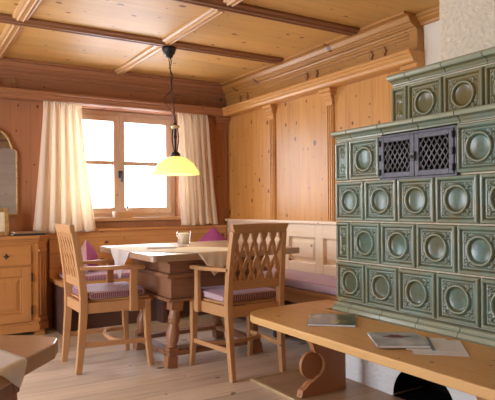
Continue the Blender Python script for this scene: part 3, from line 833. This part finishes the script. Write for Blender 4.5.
# ------------------------------------------------------------------ tiled stove
SX, SY1, NT, PW, PH = 2.25, 2.626, 7, 0.249, 0.2385
Z0 = 0.479
st = thing('tiled_stove', 'large green glazed tiled stove with round medallion tiles beside the wood wall', 'stove', (0, 0, 0))
def smooth(a, b, x):
    t = max(0.0, min(1.0, (x-a)/(b-a))); return t*t*(3-2*t)
LEAF = []
for k in range(4):
    t = k / 3
    LEAF.append((-0.006 + 0.034*t, 0.005*sin(t*5), 0.0048)); LEAF.append((0.005*sin(t*5), -0.006 + 0.034*t, 0.0048))
LEAF += [(0.010, 0.010, 0.006), (0.019, 0.013, 0.004), (0.013, 0.019, 0.004), (0.021, 0.021, 0.0035)]
def tile_h(a, b, w, h, half=False):
    d = min(w/2-abs(a), h/2-abs(b))
    z = -0.010 + 0.024*smooth(0, 0.006, d) - 0.015*smooth(0.017, 0.027, d) + 0.006*smooth(0.027, 0.031, d) - 0.006*smooth(0.033, 0.038, d)
    if not half:
        r = math.hypot(a, b)
        z += 0.016*smooth(0.073, 0.067, r)
        z -= 0.016*smooth(0.063, 0.055, r) + 0.002*smooth(0.055, 0.050, r)
        if r < 0.050: z -= 0.0035 * (1 - (r/0.050)**2)
        cx, cy = abs(a), abs(b)
        ox, oy = w/2 - 0.049, h/2 - 0.049
        for lx_, ly_, rr in LEAF:
            q = math.hypot(cx - (ox - lx_), cy - (oy - ly_))
            if q < rr*1.6: z += 0.009 * max(0, 1 - (q/(rr*1.2))**2)
    else:
        for k in (-0.055, -0.035, 0.035, 0.055):
            q = math.hypot(a - 0.004*sin(k*200), b - k)
            if q < 0.016: z += 0.006*(1-(q/0.016)**2)
        for k in (-0.045, 0.045):
            for sx in (-1, 1):
                q = math.hypot(a - sx*0.012, b - k)
                if q < 0.010: z += 0.005*(1-(q/0.010)**2)
    return z
def tile(m, xf, yc, zc, w, h, half=False):
    n = 60; nu = max(20, int(n*w/0.243))
    def fn(u, v):
        a, b = (u-.5)*w, (v-.5)*h
        return (xf - tile_h(a, b, w, h, half), yc - a, zc + b)
    m.grid(fn, nu, n)
g = 0.0055
body = MB()
for r in range(4):
    zc = Z0 + PH*(3.5 - r)
    y = SY1
    off = r in (0, 2)
    c = 0
    if off:
        tile(body, SX, y - PW/4, zc, PW/2-g, PH-g, True); y -= PW/2
    while y - PW/2 > 0.95:
        if not (r == 0 and c in (1, 2)):
            tile(body, SX, y - PW/2, zc, PW-g, PH-g)
        y -= PW; c += 1
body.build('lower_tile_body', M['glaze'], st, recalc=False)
up = MB()
UX, UY1, UZ0, UH = 2.48, 2.386, 1.495, 0.249
y = UY1
tile(up, UX, y - PW/4, UZ0+UH/2, PW/2-g, UH-g, True); y -= PW/2
while y > 1.2:
    tile(up, UX, y - PW/2, UZ0+UH/2, PW-g, UH-g); y -= PW
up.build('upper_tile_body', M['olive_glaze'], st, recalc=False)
YE = 0.95
gy0 = SY1 - PW/2 - PW; gy1 = gy0 - 2*PW            # fire door span
gz0 = Z0 + 3*PH; gz1 = Z0 + 4*PH
m = MB()
m.box(SX+0.0085, XW-0.005, YE, SY1-0.002, 0.40, gz0)
m.box(SX+0.0085, XW-0.005, gy0, SY1-0.002, gz0, 1.44); m.box(SX+0.0085, XW-0.005, YE, gy1, gz0, 1.44); m.box(SX+0.12, XW-0.005, gy1, gy0, gz0, 1.44)
m.box(UX+0.0085, XW-0.005, YE, UY1-0.002, 1.44, 1.80)
m.build('grout_core', M['grout'], st)
def moulding(prof, y0, y1, name, xf, mat='glaze'):
    m = MB(); y = y0; first = True
    while y > y1 + 0.02:
        yn = max(y1, y - (PW if not first else PW*0.56)); first = False
        m.prism([(xf - a, b) for a, b in prof], yn + 0.002, y - 0.002, 'XZ'); y = yn
    o = m.build(name, M[mat], st, bevel=0.0015)
    for p in o.data.polygons: p.use_smooth = False
    return o
def arc(cx, cz, r, a0, a1, n=8): return [(cx + r*cos(R(a0+(a1-a0)*k/n)), cz + r*sin(R(a0+(a1-a0)*k/n))) for k in range(n+1)]
led = [(-0.24, 1.434), (0.012, 1.434), (0.014, 1.444)] + arc(0.042, 1.444, 0.022, 180, 90, 5)[1:] + [(0.047, 1.466)] + arc(0.044, 1.476, 0.015, -50, 90, 8) + [(0.02, 1.493), (-0.24, 1.493)]
moulding(led, SY1-0.016, YE, 'ledge', SX)
cor = [(-0.40, 1.748), (0.012, 1.748), (0.014, 1.756)] + arc(0.038, 1.756, 0.018, 180, 90, 5)[1:] + arc(0.042, 1.790, 0.018, -60, 90, 8) + [(0.02, 1.810), (-0.40, 1.810)]
moulding(cor, UY1-0.012, YE, 'cornice', UX, 'olive_glaze')
pli = [(-0.05, 0.428), (0.062, 0.428), (0.066, 0.436), (0.060, 0.452), (0.048, 0.459), (0.046, 0.463)] + arc(0.030, 0.462, 0.016, 0, 90, 5) + [(0.010, 0.4795), (-0.05, 0.4795)]
moulding(pli, SY1-0.028, YE, 'plinth_moulding', SX)
# plaster base with arched wood niche
ay, ar, az = 2.0, 0.205, 0.02
outl = [(SY1-0.02, 0.0), (SY1-0.02, 0.426), (YE, 0.426), (YE, 0.0), (ay-ar, 0.0)] + [(ay - ar*cos(t), az + ar*0.92*sin(t)) for t in [PI*k/20 for k in range(21)]] + [(ay+ar, 0.0)]
MB().prism(outl, SX+0.03, SX+0.30, 'YZ').build('plaster_base', M['white_plaster'], st)
MB().box(SX+0.30, XW-0.01, YE, SY1-0.02, 0, 0.398).build('niche_back', M['cavity_dark'], st)
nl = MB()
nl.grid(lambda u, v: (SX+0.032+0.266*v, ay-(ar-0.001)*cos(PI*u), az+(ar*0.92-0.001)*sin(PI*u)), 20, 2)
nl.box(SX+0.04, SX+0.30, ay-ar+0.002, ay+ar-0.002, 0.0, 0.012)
nl.build('niche_lining', M['cavity_dark'], st)
# fire door grille
fg = MB(); fo = 0.022
fx0 = SX-0.016
ga, gb = gy0-0.004, gy1-0.012
za, zb_ = gz0-0.010, gz1-0.006
for (a0, a1, b0, b1) in ((ga-0.012, ga, za, zb_), (gb, gb+0.012, za, zb_), (gb+0.012, ga-0.012, za, za+0.012), (gb+0.012, ga-0.012, zb_-0.012, zb_)):
    fg.box(fx0, SX+0.03, min(a0,a1), max(a0,a1), b0, b1)
fgo = fg.build('grille_frame', M['iron'], st, bevel=0.002)
MB().box(SX+0.06, SX+0.065, gb+0.002, ga-0.002, za+0.002, zb_-0.002).build('firebox_back', M['cavity_dark'], st)
midy = (ga+gb)/2
for k, (y1_, y0_) in enumerate(((ga-0.013, midy+0.002), (midy-0.002, gb+0.013))):
    m = MB(); b0, b1 = za+0.013, zb_-0.013; w = 0.027
    m.box(fx0-0.006, fx0+0.008, y1_-w, y1_, b0, b1); m.box(fx0-0.006, fx0+0.008, y0_, y0_+w, b0, b1)
    m.box(fx0-0.006, fx0+0.008, y0_+w, y1_-w, b0, b0+w); m.box(fx0-0.006, fx0+0.008, y0_+w, y1_-w, b1-w, b1)
    leaf = m.build('grille_door', M['iron'], st, bevel=0.002)
    wy0, wy1, wz0, wz1 = y0_+w-0.002, y1_-w+0.002, b0+w-0.002, b1-w+0.002
    wm = MB(); sp = 0.0335; slope = 1.45
    span = (wz1-wz0)/slope
    for sg in (-1, 1):
        c0 = wy0 - span
        while c0 < wy1 + span:
            pts = []
            for q in range(25):
                z = wz0 + (wz1-wz0)*q/24
                y = c0 + sg*(z-wz0)/slope + (0 if sg > 0 else span)
                if wy0 <= y <= wy1: pts.append((fx0 + 0.002 + sg*0.0015, y, z))
            if len(pts) > 1: wm.tube([pts[0], pts[-1]], 0.0031, 5)
            c0 += sp
    wm.build('wire_lattice', M['wire'], leaf)
    hm = MB()
    hy = y0_+0.010 if k == 0 else y0_+0.012
    if k == 0:
        hm.box(fx0-0.022, fx0-0.006, midy-0.012, midy+0.014, (b0+b1)/2-0.030, (b0+b1)/2+0.016)
        hm.lathe([(0.0, 0.0), (0.009, 0.002), (0.011, 0.008), (0.0, 0.014)], (fx0-0.022, midy, (b0+b1)/2-0.012), (-1,0,0), 12)
        hm.build('latch', M['iron'], leaf, bevel=0.003)
    yo = y1_ if k == 0 else y0_
    for zz in (b0+0.03, (b0+b1)/2, b1-0.03):
        MB().tube([(fx0-0.008, yo, zz-0.016), (fx0-0.008, yo, zz+0.016)], 0.007, 8).build('hinge', M['black_metal'], leaf)

# ------------------------------------------------------------------ stove bench
BX0, BX1, BY1, BZ = 1.683, 2.187, 2.900, 0.4265
sb = thing('stove_bench', 'pine bench running along the front of the green stove', 'bench', (0, 0, 0))
out = [(BX1, 0.75), (BX1, SY1+0.03), (2.45, SY1+0.03), (2.42, BY1+0.018)] + [(1.93, BY1-0.012), (1.83, BY1-0.03), (1.785, BY1-0.052), (1.755, BY1-0.075), (1.715, BY1-0.130), (1.70, BY1-0.165), (1.692, BY1-0.21)] + [(BX0, 0.75)]
MB().prism(out, BZ-0.042, BZ, 'XY').build('bench_top', M['stove_bench'], sb, bevel=0.006)
def support(y):
    X0, X1 = 1.832, 2.14; zt = BZ-0.0425
    c = (X0+0.086, 0.173); r = 0.074
    # board in two layers: the far one carries the round volute, the near one is cut back around it
    def prof(bite):
        p = [(X1, 0.0125), (X1, zt), (X0+0.005, zt), (X0+0.012, zt-0.025), (X0+0.028, zt-0.045), (X0+0.034, zt-0.060), (X0+0.062, zt-0.070)]
        if not bite:
            a = [(c[0] + r*cos(R(t)), c[1] + r*sin(R(t))) for t in range(80, 266, 8)]
        else:
            a = [(c[0] + r*0.93*cos(R(t)), c[1] + r*0.93*sin(R(t))) for t in range(84, -81, -8)]
        q = [(X0+0.090, c[1]-r-0.004), (X0+0.055, c[1]-r-0.016), (X0+0.025, c[1]-r-0.040), (X0+0.004, 0.050), (X0-0.008, 0.0125)]
        return p + a + q
    MB().prism(prof(False), y+0.024, y+0.046, 'XZ').build('support_board', M['support'], sb)
    MB().prism(prof(True), y, y+0.0235, 'XZ').build('support_board', M['support'], sb, bevel=0.002)
support(2.43); support(1.357)
fp = thing('hearth_board', 'low brown floor board with thin brass edging beneath the stove bench', 'floor board', (0, 0, 0))
MB().box(1.80, 2.272, 0.75, 2.86, 0.0, 0.012).build('board', M['hearth'], fp)
MB().box(1.780, 1.80, 0.75, 2.880, 0.0, 0.016).build('edge_strip', M['brass'], fp, bevel=0.002)
MB().box(1.80, 2.272, 2.86, 2.880, 0.0, 0.016).build('edge_strip', M['brass'], fp, bevel=0.002)

# ------------------------------------------------------------------ printed matter on the stove bench
def brochure(name, label, cat, cx, cy, w, d, t, rz, cover, z=BZ+0.001, group=None, extra=None):
    root = thing(name, label, cat, (cx, cy, z), R(rz), group)
    MB().box(-w/2+0.002, w/2-0.002, -d/2+0.002, d/2-0.002, 0.0008, t-0.0008).build('pages', M['paper'], root)
    m = MB(); m.box(-w/2, w/2, -d/2, d/2, t-0.0008, t); m.box(-w/2, w/2, -d/2, d/2, 0, 0.0008); m.box(-w/2-0.0008, -w/2, -d/2, d/2, 0, t)
    m.build('cover', cover, root)
    if extra: extra(root, w, d, t)
    return root
dark_cover = cover_mat('dark_landscape_cover', (0.02, 0.035, 0.02), (0.05, 0.06, 0.05), (0.30, 0.22, 0.03), 9)
pale_cover = cover_mat('grey_cover', (0.30, 0.33, 0.36), (0.45, 0.47, 0.50), (0.62, 0.64, 0.66), 7)
brochure('brochure', 'dark landscape brochure lying near the bench corner', 'brochure', 1.976, 2.350, 0.25, 0.29, 0.010, -42, dark_cover)
def mag_print(root, w, d, t):
    m = MB(); m.prism([(-0.065, 0.045), (-0.025, 0.055), (-0.02, 0.075), (0.02, 0.075), (0.03, 0.055), (0.075, 0.052), (0.035, 0.036), (0.02, 0.018), (-0.025, 0.020)], t, t+0.0006, 'XY')
    m.build('cover_print', plain('print_brown', (0.13, 0.035, 0.04), 0.6), root)
brochure('magazine', 'grey covered magazine lying on top of the loose papers', 'magazine', 1.905, 1.812, 0.225, 0.255, 0.011, -34, pale_cover, z=0.4350, extra=mag_print)
brochure('booklet', 'large white booklet lowest in the paper pile on the stove bench', 'booklet', 1.985, 1.655, 0.22, 0.27, 0.003, -44, M['paper'], z=BZ+0.001)
lf = thing('leaflet', 'blue edged leaflet half hidden under the grey magazine', 'leaflet', (1.962, 1.745, BZ+0.0048), R(-43))
MB().box(-0.06, 0.046, -0.13, 0.13, 0, 0.0022).build('sheet', M['paper'], lf)
MB().box(0.0462, 0.06, -0.13, 0.13, 0, 0.0022).build('edge_band', M['lace_blue'], lf)['label'] = 'blue edge band'
o = MB().box(-0.045, 0.045, -0.12, 0.12, 0, 0.0012).build('paper_slip', M['paper']); o.location = (2.018, 1.672, BZ+0.0050); o.rotation_euler = (0, 0, R(-41))
tag(o, 'narrow white slip of paper lying on the booklet beside the leaflet', 'paper')

# ------------------------------------------------------------------ sideboard cabinet
CX0, CX1, CY0, CY1 = -0.03, 1.035, 4.84, 5.145
ch_ = 0.085
cbn = thing('sideboard_cabinet', 'pine sideboard cabinet with chamfered fluted corners below the gilt mirror', 'cabinet', ((CX0+CX1)/2, CY0, 0))
hw = (CX1-CX0)/2; dp = CY1-CY0
def plan(e): return [(-hw-e, dp), (-hw-e, ch_), (-hw+ch_-e*0.4, -e), (hw-ch_+e*0.4, -e), (hw+e, ch_), (hw+e, dp)]
MB().prism(plan(0), 0.10, 0.79, 'XY').build('body', M['cabinet'], cbn, bevel=0.003)
m = MB(); m.prism(plan(0.014), 0.045, 0.10, 'XY'); m.prism(plan(0.007), 0.10, 0.118, 'XY')
m.build('plinth', M['cabinet_x'], cbn, bevel=0.004)
m = MB(); m.prism(plan(0.010), 0.765, 0.785, 'XY'); m.prism(plan(0.022), 0.785, 0.802, 'XY'); m.prism(plan(0.036), 0.802, 0.828, 'XY')
m.build('cabinet_top', M['cabinet_x'], cbn, bevel=0.004)
for sx in (-1, 1):
    for yy in (0.05, dp-0.06):
        MB().box(sx*(hw-0.07)-0.04, sx*(hw-0.07)+0.04, yy-0.035, yy+0.035, 0, 0.045).build('foot', M['cabinet'], cbn, bevel=0.006)
for sx in (-1, 1):                                    # fluted chamfers
    m = MB()
    for k in (-1, 0, 1):
        t = 0.5 + k*0.25
        px, py = hw-ch_ + ch_*t, ch_*t
        m.obox((sx*(px+0.003), py-0.003, 0.42), (0.014, 0.010, 0.50), (0, 0, sx*R(45)))
    for zz in (0.705, 0.135):
        m.obox((sx*(hw-ch_/2+0.003), ch_/2-0.003, zz), (0.11, 0.014, 0.028), (0, 0, sx*R(45)))
    for zz, q in ((0.40, 0.03), (0.36, 0.02), (0.44, 0.02)):
        m.lathe([(0, -0.012), (q*0.6, -0.009), (q, 0.0), (0, 0.008)], (sx*(hw-ch_/2), ch_/2, zz), (sx*0.7, -0.7, 0), 12)
    m.build('corner_pilaster', M['cabinet'], cbn, bevel=0.003)
def panel_front(m, x0, x1, z0, z1, y):
    def ring(i, yy): return [(x0+i, yy, z0+i), (x1-i, yy, z0+i), (x1-i, yy, z1-i), (x0+i, yy, z1-i)]
    rs = [ring(0, y), ring(0.0, y-0.004), ring(0.006, y-0.008), ring(0.012, y-0.001), ring(0.016, y-0.001), ring(0.045, y-0.010)]
    vs = [p for r in rs for p in r]; fs = []
    for k in range(len(rs)-1):
        fs += [(k*4+i, k*4+(i+1) % 4, (k+1)*4+(i+1) % 4, (k+1)*4+i) for i in range(4)]
    fs.append(tuple(len(vs)-4+i for i in range(4))); m.add(vs, fs)
for (a, b, hs) in ((-0.42, -0.015, -1), (-0.015+0.03, 0.392, 1)):
    d = MB().box(a, b, -0.016, 0.0, 0.590, 0.745).build('drawer', M['cabinet_x'], cbn, bevel=0.004)
    c = (a+b)/2
    e = MB(); e.prism([(c-0.026, 0.667), (c-0.008, 0.675), (c, 0.695), (c+0.008, 0.675), (c+0.026, 0.667), (c+0.008, 0.659), (c, 0.640), (c-0.008, 0.659)], -0.019, -0.016, 'XZ')
    e.lathe([(0.004, 0), (0.005, 0.012), (0.011, 0.018), (0.0, 0.024)], (c, -0.018, 0.667), (0, -1, 0), 12)
    e.build('drawer_knob', M['black_metal'], d)
    f = MB(); st_ = 0.072
    f.box(a, a+st_, -0.016, 0, 0.130, 0.575); f.box(b-st_, b, -0.016, 0, 0.130, 0.575)
    f.box(a+st_, b-st_, -0.016, 0, 0.130, 0.130+st_); f.box(a+st_, b-st_, -0.016, 0, 0.575-st_, 0.575)
    dr = f.build('door', M['cabinet'], cbn, bevel=0.003)
    q = MB(); panel_front(q, a+st_, b-st_, 0.130+st_, 0.575-st_, -0.004); q.build('door_panel', M['cabinet'], dr)
    hx_ = b+0.004 if hs > 0 else a-0.004
    for zz in (0.22, 0.49):
        MB().tube([(hx_, -0.018, zz-0.035), (hx_, -0.018, zz+0.035)], 0.0065, 8).build('hinge', M['black_metal'], dr)

# mirror with arched gilt frame
mc, mhw = 0.60, 0.252
def arch_outline(i):
    w = mhw - i; zb2 = 0.985 + i; pts = [(mc-w, zb2), (mc+w, zb2), (mc+w, 1.535 - i*0.2)]
    pts += [(mc+w-0.012, 1.555 - i*0.3), (mc+w-0.035, 1.565 - i*0.5)]
    for k in range(1, 24):
        t = PI*k/24; pts.append((mc + (w-0.045)*cos(t), 1.575 - i*0.5 + (0.175 - i*0.5)*sin(t)))
    pts += [(mc-w+0.035, 1.565 - i*0.5), (mc-w+0.012, 1.555 - i*0.3), (mc-w, 1.535 - i*0.2)]
    return pts
mr = thing('wall_mirror', 'arched wall mirror in a slim gilt frame above the sideboard', 'mirror', (0, 0, 0))
MB().prism(arch_outline(0.012), YW-0.012, YW-0.004, 'XZ').build('mirror_glass', M['mirror'], mr)
o1, o2 = arch_outline(0.0), arch_outline(0.019)
n = len(o1); m = MB()
prof = [(o1, YW-0.002), (o1, YW-0.022), ([(a*.5+c*.5, b*.5+d*.5) for (a, b), (c, d) in zip(o1, o2)], YW-0.030), (o2, YW-0.020), (o2, YW-0.008)]
vs = [(a, yy, b) for ol, yy in prof for a, b in ol]
fs = [(k*n+i, k*n+(i+1) % n, (k+1)*n+(i+1) % n, (k+1)*n+i) for k in range(4) for i in range(n)]
m.add(vs, fs).build('mirror_frame', M['gold'], mr)

# small gilt picture frame leaning on the cabinet
pf = thing('picture_frame', 'small gilt picture frame standing on the sideboard edge of the photo', 'picture frame', (0.655, 4.965, 0.829)); pf.rotation_euler = (R(-6), 0, R(0))
m = MB(); w, h, b = 0.094, 0.225, 0.032
for args in ((-w, -w+b, 0, h), (w-b, w, 0, h), (-w+b, w-b, 0, b), (-w+b, w-b, h-b, h)): m.box(args[0], args[1], -0.012, 0.008, args[2], args[3])
m.build('frame', M['gold'], pf, bevel=0.004)
MB().box(-w+b-0.002, w-b+0.002, -0.002, 0.004, b-0.002, h-b+0.002).build('picture', M['aged_paper'], pf)
pf['label'] = 'small gilt picture frame with cream sheet standing on the sideboard'
# two flat books on the cabinet
def book(name, label, cx, cy, z, w, d, t, rz, cover):
    root = thing(name, label, 'book', (cx, cy, z), R(rz), 'books on the sideboard')
    MB().box(-w/2+0.004, w/2-0.004, -d/2+0.0012, d/2-0.002, 0.002, t-0.002).build('pages', M['aged_paper'], root)
    m = MB(); m.box(-w/2, w/2, -d/2, d/2, 0, 0.002); m.box(-w/2, w/2, -d/2, d/2, t-0.002, t); m.box(-w/2, w/2, -d/2-0.003, -d/2+0.001, 0, t)
    m.build('cover', cover, root)
book('book', 'flat black book lying lower of two on the sideboard', 0.885, 4.93, 0.829, 0.25, 0.17, 0.016, 2, M['book_black'])
book('book', 'flat brown book lying on the black one on the sideboard', 0.888, 4.935, 0.8455, 0.23, 0.16, 0.014, 3, M['book_brown'])

# things on the window sill
o = MB().box(1.722, 1.872, 5.13, 5.19, 0.9575, 1.015).build('wooden_box', M['chair_x'], None, bevel=0.003)
tag(o, 'small wooden box standing on the window sill', 'box')
o = MB().lathe([(0.0, 0), (0.014, 0.0), (0.017, 0.058), (0.014, 0.058), (0.011, 0.006), (0.0, 0.005)], seg=20).build('white_cup', M['white_ceramic']); o.location = (1.700, 5.155, 0.9578)
tag(o, 'little white cup beside the wooden box on the window sill', 'cup')
bt = thing('small_bottle', 'tiny glass bottle with blue stopper on top of the wooden box', 'bottle', (1.832, 5.16, 1.0155))
MB().lathe([(0.0, 0), (0.013, 0.0), (0.013, 0.022), (0.006, 0.030), (0.006, 0.036), (0, 0.036)], seg=16).build('bottle_body', plain('pale_green_glass', (0.55, 0.62, 0.50), 0.15), bt)
MB().lathe([(0.0, 0.033), (0.010, 0.034), (0.012, 0.043), (0.009, 0.050), (0, 0.052)], seg=16).build('stopper', plain('blue_stopper', (0.03, 0.05, 0.22), 0.4), bt)

# ------------------------------------------------------------------ table near the camera
ntb = thing('side_table', 'corner of a dark edged wooden table with clipped corner close to the camera', 'table', (-0.180, 1.298, 0), math.atan2(-0.629, 0.777))
def clip_rect(a, b, c, r=0.02):
    return [(a, -b+c), (a, b-c), (a-c*0.25, b-c*0.28), (a-c, b), (-a+c, b), (-a, b-c), (-a, -b+c), (-a+c, -b), (a-c, -b)]
MB().prism(clip_rect(0.35, 0.40, 0.075), 0.704, 0.74, 'XY').build('tabletop', M['near_table'], ntb, bevel=0.004)
m = MB()
for args in ((-0.27, 0.27, 0.29, 0.315), (-0.27, 0.27, -0.315, -0.29), (-0.27, -0.245, -0.29, 0.29), (0.245, 0.27, -0.29, 0.29)): m.box(*args, 0.63, 0.704)
m.build('apron', M['table_base'], ntb, bevel=0.003)
for sx in (-1, 1):
    for sy in (-1, 1):
        MB().rod([(sx*0.27, sy*0.31, 0.0), (sx*0.235, sy*0.28, 0.704)], 0.055, 0.055, up=(0,1,0)).build('leg', M['table_leg'], ntb, bevel=0.004)
o = drape('table_cloth', (-0.405, -0.155), (0.82, -0.57), (0.57, 0.82), 0.42, 0.42, ('x', -0.352), 0.7415, M['cloth'], 'pale cloth draped over the edge of the table close to the camera')
o.location = (-0.180, 1.298, 0); o.rotation_euler = (0, 0, math.atan2(-0.629, 0.777) + PI)

# ------------------------------------------------------------------ light
w = bpy.data.worlds.new('sky'); sc.world = w; w.use_nodes = True
nt = w.node_tree; bg = nt.nodes['Background']
tc = N(nt, 'ShaderNodeTexCoord'); sp = N(nt, 'ShaderNodeSeparateXYZ'); L(nt, tc.outputs['Generated'], sp.inputs[0])
f = math_node(nt, 'MULTIPLY_ADD', sp.outputs[2], 0.5, 0.5)
c = ramp(nt, f, [(0.0, (0.76, 0.82, 0.96)), (0.48, (0.86, 0.91, 1.0)), (0.55, (0.84, 0.90, 1.0)), (1.0, (0.66, 0.78, 1.0))])
L(nt, c, bg.inputs[0]); bg.inputs[1].default_value = 16.0
def portal(loc, rot, sx, sy):
    l = bpy.data.lights.new('window_portal', 'AREA'); l.shape = 'RECTANGLE'; l.size = sx; l.size_y = sy
    l.cycles.is_portal = True
    o = bpy.data.objects.new('window_portal', l); COL.objects.link(o); o.location = loc; o.rotation_euler = rot
portal((1.80, YW+T+0.01, 1.465), (R(-90), 0, 0), 1.2, 1.05)
portal((-0.715, YW+T+0.01, 1.29), (R(-90), 0, 0), 1.29, 1.39)
portal((XL-T-0.01, 3.0, 1.07), (0, R(-90), 0), 1.92, 1.82)
pl_ = bpy.data.lights.new('lamp_bulb', 'POINT'); pl_.energy = 8; pl_.color = (1.0, 0.80, 0.45); pl_.shadow_soft_size = 0.03
o = bpy.data.objects.new('lamp_bulb', pl_); COL.objects.link(o); o.location = (lx, ly, 1.29)
# unseen warm fill light, added left of the camera
pl2 = bpy.data.lights.new('added_warm_fill', 'POINT'); pl2.energy = 9; pl2.color = (1.0, 0.74, 0.38); pl2.shadow_soft_size = 0.12
o = bpy.data.objects.new('added_warm_fill', pl2); COL.objects.link(o); o.location = (-0.7, 0.3, 1.8)

# ------------------------------------------------------------------ camera
cam = bpy.data.cameras.new('camera'); co = bpy.data.objects.new('camera', cam); COL.objects.link(co)
cam.sensor_width = 36; cam.sensor_fit = 'HORIZONTAL'; cam.lens = 562 * 36 / 495; cam.shift_y = 6.4 / 495; cam.clip_start = 0.02
co.matrix_world = Matrix.Translation((0, 0, 1.05)) @ Matrix.Rotation(R(-31.6), 4, 'Z') @ Matrix.Rotation(R(90), 4, 'X') @ Matrix.Rotation(R(-0.53), 4, 'Z')
sc.camera = co
vs_ = sc.view_settings
vs_.view_transform = 'Standard'; vs_.look = 'None'; vs_.gamma = 1.0; vs_.use_curve_mapping = False; vs_.exposure = 0.0
sc.cycles.max_bounces = 10; sc.cycles.diffuse_bounces = 6; sc.cycles.transparent_max_bounces = 12
sc.cycles.sample_clamp_indirect = 6.0
